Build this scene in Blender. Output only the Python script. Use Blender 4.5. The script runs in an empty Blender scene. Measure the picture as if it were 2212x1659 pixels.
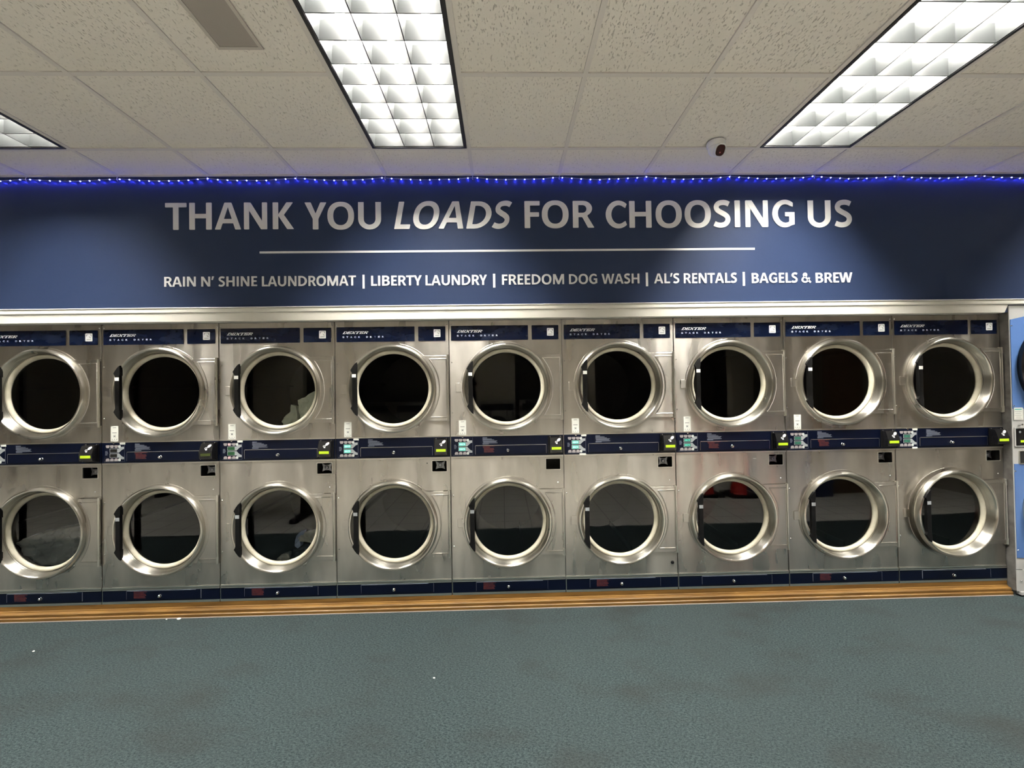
import bpy, bmesh, math, random
from mathutils import Vector, Matrix, noise
random.seed(7)
S = bpy.context.scene
COL = S.collection
PI = math.pi

# ------------------------------------------------------------------ camera, world, exposure
W = .8069                      # pitch of the dryer row
X0 = -3.603                    # left edge of the second visible dryer minus one pitch
CH = 3.048                     # ceiling height
WY = -.05                      # plane of the painted wall above the dryers
yaw, pitch, roll = .023, .0125, -.0153
def cam_axes():
    x = Vector((math.cos(yaw), -math.sin(yaw), 0)); y = Vector((math.sin(yaw), math.cos(yaw), 0)); z = Vector((0, 0, 1))
    c, s = math.cos(pitch), math.sin(pitch); y, z = y*c + z*s, z*c - y*s
    c, s = math.cos(roll), math.sin(roll); x, z = x*c + z*s, z*c - x*s
    return x, y, z
cd = bpy.data.cameras.new('camera'); cam = bpy.data.objects.new('camera', cd); COL.objects.link(cam)
ax, ay, az = cam_axes()
cam.matrix_world = Matrix(((ax.x, az.x, -ay.x, 0), (ax.y, az.y, -ay.y, -2.9432), (ax.z, az.z, -ay.z, 1.5387), (0, 0, 0, 1)))
cd.sensor_width = 36; cd.lens = 890.7128/2212*36; cd.clip_start = .02; cd.clip_end = 60
S.camera = cam
w = bpy.data.worlds.new('world'); S.world = w; w.use_nodes = True
w.node_tree.nodes['Background'].inputs[0].default_value = (.02, .022, .03, 1)
w.node_tree.nodes['Background'].inputs[1].default_value = .3
S.view_settings.view_transform = 'Standard'; S.view_settings.look = 'None'
S.view_settings.exposure = .80; S.view_settings.gamma = 1; S.view_settings.use_curve_mapping = False
S.cycles.max_bounces = 9; S.cycles.diffuse_bounces = 4; S.cycles.glossy_bounces = 5
S.cycles.transparent_max_bounces = 8; S.cycles.sample_clamp_indirect = 6; S.cycles.caustics_reflective = True
TUBE = 330.0                    # emission of the fluorescent tubes
REAR = 76.0
LED = 190.0                     # emission of the blue string bulbs

# ------------------------------------------------------------------ materials
def newmat(name):
    m = bpy.data.materials.new(name); m.use_nodes = True
    return m, m.node_tree.nodes, m.node_tree.links, m.node_tree.nodes['Principled BSDF']
def mat(name, col, rough=.5, metal=0, spec=.5, emit=None, es=1, coat=0, bump=None, noisecol=None):
    m, N, L, P = newmat(name)
    P.inputs['Base Color'].default_value = (*col, 1); P.inputs['Roughness'].default_value = rough
    P.inputs['Metallic'].default_value = metal; P.inputs['Specular IOR Level'].default_value = spec
    P.inputs['Coat Weight'].default_value = coat; P.inputs['Coat Roughness'].default_value = .08
    if emit: P.inputs['Emission Color'].default_value = (*emit, 1); P.inputs['Emission Strength'].default_value = es
    if noisecol:                                   # (scale, second colour)
        t = N.new('ShaderNodeTexNoise'); t.inputs['Scale'].default_value = noisecol[0]; t.inputs['Detail'].default_value = 5
        g = N.new('ShaderNodeNewGeometry'); L.new(g.outputs['Position'], t.inputs['Vector'])
        r = N.new('ShaderNodeMapRange'); r.inputs[1].default_value = .4; r.inputs[2].default_value = .66
        L.new(t.outputs['Fac'], r.inputs[0])
        x = N.new('ShaderNodeMix'); x.data_type = 'RGBA'; x.inputs[6].default_value = (*col, 1); x.inputs[7].default_value = (*noisecol[1], 1)
        L.new(r.outputs[0], x.inputs[0]); L.new(x.outputs[2], P.inputs['Base Color'])
    if bump:                                       # (scale, strength, distance)
        t = N.new('ShaderNodeTexNoise'); t.inputs['Scale'].default_value = bump[0]; t.inputs['Detail'].default_value = 4
        g = N.new('ShaderNodeNewGeometry'); L.new(g.outputs['Position'], t.inputs['Vector'])
        b = N.new('ShaderNodeBump'); b.inputs['Strength'].default_value = bump[1]; b.inputs['Distance'].default_value = bump[2]
        L.new(t.outputs['Fac'], b.inputs['Height']); L.new(b.outputs[0], P.inputs['Normal'])
    return m
def mapping(N, L, scale, rot=(0, 0, 0), src='Position'):
    g = N.new('ShaderNodeNewGeometry'); mp = N.new('ShaderNodeMapping')
    mp.inputs['Scale'].default_value = scale; mp.inputs['Rotation'].default_value = rot
    L.new(g.outputs[src], mp.inputs['Vector']); return mp.outputs[0]
def tex(N, L, vec, scale, detail=3, rough=.5):
    t = N.new('ShaderNodeTexNoise'); t.inputs['Scale'].default_value = scale; t.inputs['Detail'].default_value = detail
    t.inputs['Roughness'].default_value = rough; L.new(vec, t.inputs['Vector']); return t.outputs['Fac']
def rng(N, L, v, a, b, c, d):
    r = N.new('ShaderNodeMapRange'); r.inputs[1].default_value = a; r.inputs[2].default_value = b
    r.inputs[3].default_value = c; r.inputs[4].default_value = d; L.new(v, r.inputs[0]); return r.outputs[0]
def mixc(N, L, f, a, b):
    x = N.new('ShaderNodeMix'); x.data_type = 'RGBA'
    if hasattr(f, 'links'): L.new(f, x.inputs[0])
    else: x.inputs[0].default_value = f
    for i, v in ((6, a), (7, b)):
        if isinstance(v, tuple): x.inputs[i].default_value = (*v, 1)
        else: L.new(v, x.inputs[i])
    return x.outputs[2]
def mathn(N, L, op, a, b):
    x = N.new('ShaderNodeMath'); x.operation = op
    for i, v in ((0, a), (1, b)):
        if isinstance(v, (int, float)): x.inputs[i].default_value = v
        else: L.new(v, x.inputs[i])
    return x.outputs[0]

def steel(name, base=(.60, .572, .525), rough=.29, wave=1.15, radial=False):
    m, N, L, P = newmat(name)
    P.inputs['Metallic'].default_value = 1
    P.inputs['Anisotropic'].default_value = .75
    v = mapping(N, L, (1, 1, 1))
    smear = tex(N, L, mapping(N, L, (3.5, 3.5, 1.0)), 2.2, 3, .5)           # handled, wiped sheet metal
    L.new(mixc(N, L, rng(N, L, smear, .3, .7, 0, 1), tuple(c*.74 for c in base), base), P.inputs['Base Color'])
    grain = tex(N, L, mapping(N, L, (11, 11, 1.3) if not radial else (6, 6, 6)), 1, 1)
    L.new(rng(N, L, mathn(N, L, 'ADD', grain, smear), .6, 1.4, rough-.05, rough+.06), P.inputs['Roughness'])
    if radial:
        t = N.new('ShaderNodeTangent'); t.direction_type = 'RADIAL'; t.axis = 'Y'
        L.new(t.outputs[0], P.inputs['Tangent']); P.inputs['Anisotropic Rotation'].default_value = .25
        h = tex(N, L, v, 5, 1); amt = .0003
    else:
        cx = N.new('ShaderNodeCombineXYZ'); cx.inputs[2].default_value = 1
        L.new(cx.outputs[0], P.inputs['Tangent'])
        h = tex(N, L, mapping(N, L, (7.5, 7.5, .8)), 1.0, .6); amt = .012*wave
    b = N.new('ShaderNodeBump'); b.inputs['Strength'].default_value = 1; b.inputs['Distance'].default_value = amt
    L.new(h, b.inputs['Height']); L.new(b.outputs[0], P.inputs['Normal'])
    return m

M = {}
M['steel'] = steel('brushed_steel')
M['steel_ring'] = steel('turned_steel', (.72, .69, .62), .31, radial=True)
M['steel_edge'] = mat('bright_steel_edge', (.78, .76, .70), .3, 1)
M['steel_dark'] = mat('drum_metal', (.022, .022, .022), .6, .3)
M['chrome'] = mat('polished_chrome', (.85, .85, .84), .12, 1)
M['bracketmetal'] = mat('dull_bracket_metal', (.30, .31, .33), .3, 1)
M['gasket'] = mat('cream_gasket', (.53, .50, .40), .5, noisecol=(9, (.40, .37, .28)))
M['black'] = mat('black_plastic', (.004, .004, .0045), .45, spec=.18, bump=(220, .25, .001))
M['blackgloss'] = mat('black_gloss_plastic', (.008, .008, .009), .2)
M['grip'] = mat('ribbed_grip', (.006, .006, .006), .5, spec=.2)
M['void'] = mat('dark_cavity', (.004, .004, .004), .8)
M['white'] = mat('white_plastic', (.75, .75, .74), .45)
M['whitepaint'] = mat('white_trim_paint', (.57, .555, .50), .4, noisecol=(2.5, (.54, .525, .47)))
M['letter'] = mat('white_vinyl', (.70, .69, .68), .45)
M['letter2'] = mat('white_print', (.62, .66, .74), .4)
M['greyprint'] = mat('grey_print', (.15, .17, .22), .5)
M['redprint'] = mat('faded_red_print', (.085, .014, .014), .5, noisecol=(60, (.04, .010, .018)))
M['paper'] = mat('paper_sticker', (.66, .67, .62), .6)
M['inkgrey'] = mat('grey_ink', (.22, .23, .23), .6)
M['silverprint'] = mat('silver_print', (.28, .30, .315), .4)
M['button'] = mat('pale_membrane_button', (.30, .275, .275), .4)
M['buttonpink'] = mat('pink_lit_button', (.6, .35, .36), .4, emit=(1, .25, .3), es=.35)
M['buttonwhite'] = mat('white_membrane_button', (.50, .53, .51), .4)
M['lcd'] = mat('yellow_green_screen', (.12, .17, .01), .3, emit=(.45, .62, .015), es=.62)
M['lcddark'] = mat('unlit_green_screen', (.045, .06, .015), .25)
M['disp_on'] = mat('lit_teal_display', (.0, .10, .07), .3, emit=(.0, .28, .17), es=.55)
M['disp_green'] = mat('dim_green_display', (.02, .09, .035), .3)
M['disp_dim'] = mat('dark_green_display', (.008, .035, .022), .3)
M['disp_off'] = mat('unlit_display', (.012, .012, .010), .3)
M['seg_on'] = mat('bright_digit', (.3, .8, .7), .4, emit=(.42, 1, .82), es=1.0)
M['seg_mid'] = mat('medium_digit', (.1, .5, .4), .4, emit=(.1, .55, .42), es=.6)
M['seg_dim'] = mat('faint_digit', (.05, .2, .14), .4, emit=(.05, .25, .16), es=.3)
M['seg_off'] = mat('digit_off', (.02, .07, .03), .4)

def navy_plate():
    m, N, L, P = newmat('navy_gloss_plate')
    v = mapping(N, L, (1, 1, 2.2))
    n = tex(N, L, v, 5.5, 6, .62)
    L.new(mixc(N, L, rng(N, L, n, .52, .72, 0, .55), (.0016, .0042, .017), (.013, .024, .058)), P.inputs['Base Color'])
    L.new(rng(N, L, n, .4, .7, .16, .42), P.inputs['Roughness']); P.inputs['Specular IOR Level'].default_value = .3
    return m
M['navy'] = navy_plate()
def navy_worn():
    m, N, L, P = newmat('scuffed_navy_paint')
    n = tex(N, L, mapping(N, L, (1, 1, 1)), 38, 6, .7)
    L.new(mixc(N, L, rng(N, L, n, .70, .76, 0, .6), (.0010, .0028, .0125), (.05, .06, .075)), P.inputs['Base Color'])
    P.inputs['Roughness'].default_value = .3; P.inputs['Specular IOR Level'].default_value = .25
    return m
M['navyworn'] = navy_worn()

def wallpaint():
    m, N, L, P = newmat('navy_satin_wall_paint')
    n = tex(N, L, mapping(N, L, (1, 1, 1)), 1.4, 3)
    L.new(mixc(N, L, n, (.0195, .031, .070), (.0220, .034, .076)), P.inputs['Base Color'])
    P.inputs['Roughness'].default_value = .40; P.inputs['Specular IOR Level'].default_value = .16
    h = tex(N, L, mapping(N, L, (1, 1, 1)), 260, 3)
    b = N.new('ShaderNodeBump'); b.inputs['Strength'].default_value = .25; b.inputs['Distance'].default_value = .0006
    L.new(h, b.inputs['Height']); L.new(b.outputs[0], P.inputs['Normal'])
    return m
M['wall'] = wallpaint()

def carpet():
    m, N, L, P = newmat('blue_grey_ribbed_carpet')
    big = tex(N, L, mapping(N, L, (1, 1, 1)), 1.1, 5, .6)
    stain = tex(N, L, mapping(N, L, (1, 1.8, 1)), 1.7, 4, .55)
    fine = tex(N, L, mapping(N, L, (1, 2.0, 1), (0, 0, .5)), 230, 3, .75)
    mid = tex(N, L, mapping(N, L, (1, 1.6, 1), (0, 0, .5)), 85, 4, .7)
    c = mixc(N, L, rng(N, L, mathn(N, L, 'ADD', fine, mid), .82, 1.18, 0, 1), (.0125, .0205, .0225), (.068, .091, .0925))
    c = mixc(N, L, rng(N, L, big, .4, .66, 0, .35), c, (.040, .050, .050))
    c = mixc(N, L, rng(N, L, stain, .52, .72, 0, .45), c, (.030, .0285, .026))
    spot = tex(N, L, mapping(N, L, (1, 1, 1)), 17, 2)
    c = mixc(N, L, rng(N, L, spot, .73, .77, 0, .5), c, (.03, .035, .035))
    L.new(c, P.inputs['Base Color'])
    P.inputs['Roughness'].default_value = .95; P.inputs['Specular IOR Level'].default_value = .1
    wv = N.new('ShaderNodeTexWave'); wv.bands_direction = 'Y'; wv.inputs['Scale'].default_value = 38; wv.inputs['Distortion'].default_value = 2.5
    wv.inputs['Detail'].default_value = 2; wv.inputs['Detail Scale'].default_value = 6
    L.new(mapping(N, L, (1, 1, 1)), wv.inputs['Vector'])
    h = mathn(N, L, 'ADD', mathn(N, L, 'MULTIPLY', fine, 1.5), mathn(N, L, 'MULTIPLY', wv.outputs['Fac'], .45))
    b = N.new('ShaderNodeBump'); b.inputs['Strength'].default_value = .8; b.inputs['Distance'].default_value = .004
    L.new(h, b.inputs['Height']); L.new(b.outputs[0], P.inputs['Normal'])
    return m
M['carpet'] = carpet()

def floortile():
    m, N, L, P = newmat('pale_floor_tile')
    br = N.new('ShaderNodeTexBrick'); br.offset = 0; br.inputs['Scale'].default_value = 1
    br.inputs['Brick Width'].default_value = .305; br.inputs['Row Height'].default_value = .305
    br.inputs['Mortar Size'].default_value = .006; br.inputs['Mortar'].default_value = (.05, .047, .045, 1)
    br.inputs['Color1'].default_value = (.66, .64, .58, 1); br.inputs['Color2'].default_value = (.70, .68, .62, 1)
    L.new(mapping(N, L, (1, 1, 1)), br.inputs['Vector'])
    L.new(br.outputs['Color'], P.inputs['Base Color']); P.inputs['Roughness'].default_value = .3
    return m
M['tile'] = floortile()

def ceilingtile():
    m, N, L, P = newmat('fissured_ceiling_tile')
    v = mapping(N, L, (1, .36, 1), (0, 0, .12))
    fis = tex(N, L, v, 150, 2, .55)
    fine = tex(N, L, mapping(N, L, (1, 1, 1)), 420, 2)
    warp = tex(N, L, mapping(N, L, (1, 1, 1)), 3, 2)
    f = rng(N, L, fis, .61, .69, 0, 1)
    c = mixc(N, L, mathn(N, L, 'MULTIPLY', f, .36), mixc(N, L, warp, (.70, .665, .60), (.74, .705, .64)), (.22, .195, .16))
    L.new(c, P.inputs['Base Color']); P.inputs['Roughness'].default_value = .9; P.inputs['Specular IOR Level'].default_value = .15
    h = mathn(N, L, 'SUBTRACT', mathn(N, L, 'MULTIPLY', fine, .35), mathn(N, L, 'MULTIPLY', f, 1.6))
    b = N.new('ShaderNodeBump'); b.inputs['Strength'].default_value = .75; b.inputs['Distance'].default_value = .0025
    L.new(h, b.inputs['Height']); L.new(b.outputs[0], P.inputs['Normal'])
    return m
M['ceiling'] = ceilingtile()
M['tbar'] = mat('ceiling_grid_metal', (.60, .57, .53), .55)
M['vent'] = mat('grey_vent_face', (.26, .235, .21), .6)
M['ventframe'] = mat('grey_vent_frame', (.42, .385, .345), .6)

def wood(name, a, b_, sc=1.0):
    m, N, L, P = newmat(name)
    n = tex(N, L, mapping(N, L, (1.2, 9, 16)), 3.0*sc, 6, .6)
    n2 = tex(N, L, mapping(N, L, (.9, 1, 1)), 1.3, 3)
    c = mixc(N, L, rng(N, L, n, .36, .66, 0, 1), a, b_)
    c = mixc(N, L, rng(N, L, n2, .5, .75, 0, .55), c, tuple(x*.45 for x in a))
    L.new(c, P.inputs['Base Color']); P.inputs['Roughness'].default_value = .42
    return m
M['oak'] = wood('golden_oak', (.120, .056, .0105), (.215, .112, .025))
M['darkwood'] = wood('brown_panelling', (.10, .05, .02), (.15, .08, .035))
M['caulk'] = mat('pale_caulk', (.26, .21, .18), .6)
M['louver'] = mat('semi_specular_louver', (.014, .015, .015), .5, 0, .1)
M['fixture'] = mat('enamel_reflector', (.03, .03, .03), .6)
M['fixframe'] = mat('black_fixture_edge', (.01, .01, .01), .5)
M['tube'] = mat('lit_fluorescent_tube', (.9, .9, .9), .4, emit=(1.0, .965, .89), es=TUBE)
M['tube_rear'] = mat('lit_rear_fluorescent_tube', (.9, .9, .9), .4, emit=(1.0, .95, .86), es=REAR)
M['led'] = mat('blue_led', (.2, .2, .9), .4, emit=(.045, .055, 1.0), es=LED)
M['ledcore'] = mat('blue_white_led_core', (.6, .6, 1), .4, emit=(.45, .5, 1.0), es=14)
M['wire'] = mat('clear_wire', (.35, .36, .42), .35)
M['plaster'] = mat('dim_beige_wall', (.30, .27, .22), .8)
M['plasterdark'] = mat('dark_rear_wall', (.05, .045, .04), .8)
M['blueskin'] = mat('light_blue_panel', (.085, .175, .41), .4, noisecol=(1.2, (.075, .155, .37)))
M['greyskin'] = mat('light_grey_panel', (.40, .40, .39), .4)
M['greyside'] = mat('grey_side_panel', (.20, .195, .185), .5, .4, noisecol=(14, (.12, .115, .11)))
M['glassgrey'] = mat('grey_window_insert', (.20, .20, .20), .25)
M['addedpillar'] = mat('added_pillar_cream', (.72, .66, .55), .5)
M['cone'] = mat('traffic_cone_red', (.55, .03, .02), .5)
M['cabblue'] = mat('dark_blue_cabinet', (.012, .02, .07), .4)
M['tabletop'] = mat('grey_laminate', (.42, .42, .41), .35)

def glass():
    m, N, L, P = newmat('smoked_door_glass')
    N.remove(P)
    out = N['Material Output']
    tr = N.new('ShaderNodeBsdfTransparent'); tr.inputs[0].default_value = (.72, .74, .72, 1)
    gl = N.new('ShaderNodeBsdfGlossy'); gl.inputs['Roughness'].default_value = .012; gl.inputs['Color'].default_value = (.9, .92, .9, 1)
    fr = N.new('ShaderNodeFresnel'); fr.inputs['IOR'].default_value = 1.5
    h = tex(N, L, mapping(N, L, (1, 1, 1)), 2.2, 2)
    b = N.new('ShaderNodeBump'); b.inputs['Strength'].default_value = 1; b.inputs['Distance'].default_value = .0003
    L.new(h, b.inputs['Height']); L.new(b.outputs[0], gl.inputs['Normal'])
    f = mathn(N, L, 'MULTIPLY', fr.outputs[0], 1.0)
    x = N.new('ShaderNodeMixShader'); L.new(f, x.inputs[0]); L.new(tr.outputs[0], x.inputs[1]); L.new(gl.outputs[0], x.inputs[2])
    L.new(x.outputs[0], out.inputs['Surface'])
    return m
M['glass'] = glass()

def clothmat(name, col, col2):
    m, N, L, P = newmat(name)
    n = tex(N, L, mapping(N, L, (1, 1, 1)), 9, 4)
    L.new(mixc(N, L, n, col, col2), P.inputs['Base Color']); P.inputs['Roughness'].default_value = .85
    P.inputs['Specular IOR Level'].default_value = .1
    h = tex(N, L, mapping(N, L, (1, 1, 1)), 500, 2)
    b = N.new('ShaderNodeBump'); b.inputs['Strength'].default_value = .4; b.inputs['Distance'].default_value = .0008
    L.new(h, b.inputs['Height']); L.new(b.outputs[0], P.inputs['Normal'])
    return m

# ------------------------------------------------------------------ geometry helpers; a shape is (verts, faces)
def box(a, b):
    x0, y0, z0 = a; x1, y1, z1 = b
    V = [(x, y, z) for z in (z0, z1) for y in (y0, y1) for x in (x0, x1)]
    return V, [(0, 2, 3, 1), (4, 5, 7, 6), (0, 1, 5, 4), (2, 6, 7, 3), (0, 4, 6, 2), (1, 3, 7, 5)]
def lathe(prof, c=(0, 0), n=96, closed=False):
    """revolve (r, y) pairs about the horizontal axis through x, z = c"""
    V, F = [], []
    k = len(prof)
    for i in range(n):
        a = 2*PI*i/n
        for r, y in prof: V.append((c[0]+r*math.cos(a), y, c[1]+r*math.sin(a)))
    m = k if closed else k-1
    for i in range(n):
        j = (i+1) % n
        for q in range(m):
            q2 = (q+1) % k
            F.append((i*k+q, i*k+q2, j*k+q2, j*k+q))
    return V, F
def disc(r, y, c=(0, 0), n=64):
    V = [(c[0]+r*math.cos(2*PI*i/n), y, c[1]+r*math.sin(2*PI*i/n)) for i in range(n)]
    return V, [tuple(range(n))]
def rod(p, q, r, n=12, r2=None):
    p, q = Vector(p), Vector(q); d = (q-p).normalized(); r2 = r if r2 is None else r2
    u = d.orthogonal().normalized(); v = d.cross(u)
    V, F = [], []
    for e, rr in ((p, r), (q, r2)):
        for i in range(n):
            a = 2*PI*i/n; V.append(tuple(e + u*math.cos(a)*rr + v*math.sin(a)*rr))
    for i in range(n): F.append((i, (i+1) % n, n+(i+1) % n, n+i))
    F += [tuple(range(n))[::-1], tuple(range(n, 2*n))]
    return V, F
def sweep(path, r, n=8, closed=False):
    V, F = [], []; P = [Vector(p) for p in path]; K = len(P)
    for i, p in enumerate(P):
        a = P[(i-1) % K] if (closed or i > 0) else p; b = P[(i+1) % K] if (closed or i < K-1) else p
        d = (b-a).normalized(); up = Vector((0, 1, 0)) if abs(d.y) < .9 else Vector((0, 0, 1))
        u = d.cross(up).normalized(); v = u.cross(d)
        for k in range(n):
            t = 2*PI*k/n; V.append(tuple(p + u*math.cos(t)*r + v*math.sin(t)*r))
    for i in range(K if closed else K-1):
        j = (i+1) % K
        for k in range(n): F.append((i*n+k, i*n+(k+1) % n, j*n+(k+1) % n, j*n+k))
    if not closed: F += [tuple(range(n))[::-1], tuple(range((K-1)*n, K*n))]
    return V, F
def rect(x0, z0, x1, z1, r=0, n=5):
    if r <= 0: return [(x0, z0), (x1, z0), (x1, z1), (x0, z1)]
    o = []
    for cx, cz, a0 in ((x1-r, z0+r, -PI/2), (x1-r, z1-r, 0), (x0+r, z1-r, PI/2), (x0+r, z0+r, PI)):
        for i in range(n+1):
            a = a0 + PI/2*i/n; o.append((cx+r*math.cos(a), cz+r*math.sin(a)))
    return o
def circ(r, c=(0, 0), n=96): return [(c[0]+r*math.cos(2*PI*i/n), c[1]+r*math.sin(2*PI*i/n)) for i in range(n)]
def flat(loops, yf, yb, bev=0):
    """plate standing in the x-z plane from y = yf (front) to y = yb; inner loops become holes"""
    cu = bpy.data.curves.new('tmp', 'CURVE'); cu.dimensions = '2D'; cu.fill_mode = 'BOTH'
    for lp in loops:
        s = cu.splines.new('POLY'); s.points.add(len(lp)-1); s.use_cyclic_u = True
        for i, (x, z) in enumerate(lp): s.points[i].co = (x, z, 0, 1)
    h = (yb-yf)/2
    cu.extrude = max(h-bev, 0); cu.bevel_depth = bev; cu.bevel_resolution = 1; cu.offset = -bev
    ob = bpy.data.objects.new('tmp', cu); me = bpy.data.meshes.new_from_object(ob)
    V = [(v.co.x, (yf+yb)/2 - v.co.z, v.co.y) for v in me.vertices]; F = [tuple(p.vertices) for p in me.polygons]
    bpy.data.objects.remove(ob); bpy.data.curves.remove(cu); bpy.data.meshes.remove(me)
    return V, F
def move(s, d): return [(x+d[0], y+d[1], z+d[2]) for x, y, z in s[0]], s[1]
def raw_text(t, bold=0, spacing=1, extrude=.02):
    cu = bpy.data.curves.new('t', 'FONT'); cu.body = t; cu.size = 1; cu.offset = bold; cu.extrude = extrude
    cu.space_character = spacing; cu.resolution_u = 5
    ob = bpy.data.objects.new('t', cu); me = bpy.data.meshes.new_from_object(ob)
    V = [tuple(v.co) for v in me.vertices]; F = [tuple(p.vertices) for p in me.polygons]
    bpy.data.objects.remove(ob); bpy.data.curves.remove(cu); bpy.data.meshes.remove(me)
    return V, F
_cap = {}
def text(t, x0, x1, z0, z1, y, th=.002, bold=.0, shear=0, spacing=1):
    """lettering whose capitals fill z0..z1 and whose line fills x0..x1, front at y"""
    if bold not in _cap:
        hv = raw_text('H', bold)[0]; _cap[bold] = (min(v[1] for v in hv), max(v[1] for v in hv))
    b0, b1 = _cap[bold]
    V, F = raw_text(t, bold, spacing)
    if t == '|': b0, b1 = min(v[1] for v in V), max(v[1] for v in V)
    V = [(x + shear*(yy-b0), yy, z) for x, yy, z in V]
    a0, a1 = min(v[0] for v in V), max(v[0] for v in V)
    sx, sz = (x1-x0)/(a1-a0), (z1-z0)/(b1-b0)
    return [(x0+(x-a0)*sx, y + th/2 - z/.02*th/2, z0+(yy-b0)*sz) for x, yy, z in V], F
# ---- humanist sans capitals drawn as outlines (cap height 1)
def _arc(cx, cz, rx, rz, a0, a1, n=14):
    return [(cx+rx*math.cos(math.radians(a0+(a1-a0)*i/n)), cz+rz*math.sin(math.radians(a0+(a1-a0)*i/n))) for i in range(n+1)]
def _super(cx, cz, rx, rz, e=2.25, n=48):
    o = []
    for i in range(n):
        a = 2*PI*i/n; c, s = math.cos(a), math.sin(a)
        o.append((cx+rx*math.copysign(abs(c)**(2/e), c), cz+rz*math.copysign(abs(s)**(2/e), s)))
    return o
def _r(x0, z0, x1, z1): return [[(x0, z0), (x1, z0), (x1, z1), (x0, z1)]]
def _stroke(pts, t):
    """smooth stroke of thickness t through pts"""
    P = []
    Q = [pts[0]]+pts+[pts[-1]]
    for i in range(1, len(Q)-2):
        p0, p1, p2, p3 = (Vector(q) for q in Q[i-1:i+3])
        for k in range(6):
            u = k/6; P.append(.5*((2*p1)+(p2-p0)*u+(2*p0-5*p1+4*p2-p3)*u*u+(3*p1-p0-3*p2+p3)*u**3))
    P.append(Vector(pts[-1])); L_, R_ = [], []
    for i, p in enumerate(P):
        d = (P[min(i+1, len(P)-1)]-P[max(i-1, 0)]).normalized(); n = Vector((-d.y, d.x))*t/2
        L_.append(tuple(p+n)); R_.append(tuple(p-n))
    return [L_+R_[::-1]]
def _soft(lp, r=.022):
    if len(lp) > 30: return lp
    o = []
    for i, p in enumerate(lp):
        a, b = Vector(lp[i-1]), Vector(lp[(i+1) % len(lp)]); p = Vector(p)
        d1, d2 = (a-p), (b-p)
        if d1.length < .09 or d2.length < .09 or d1.angle(d2) > 2.7: o.append(tuple(p)); continue
        q1, q2 = p+d1.normalized()*r, p+d2.normalized()*r
        o += [tuple(q1), tuple((q1+q2+2*p)/4), tuple(q2)]
    return o
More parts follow.
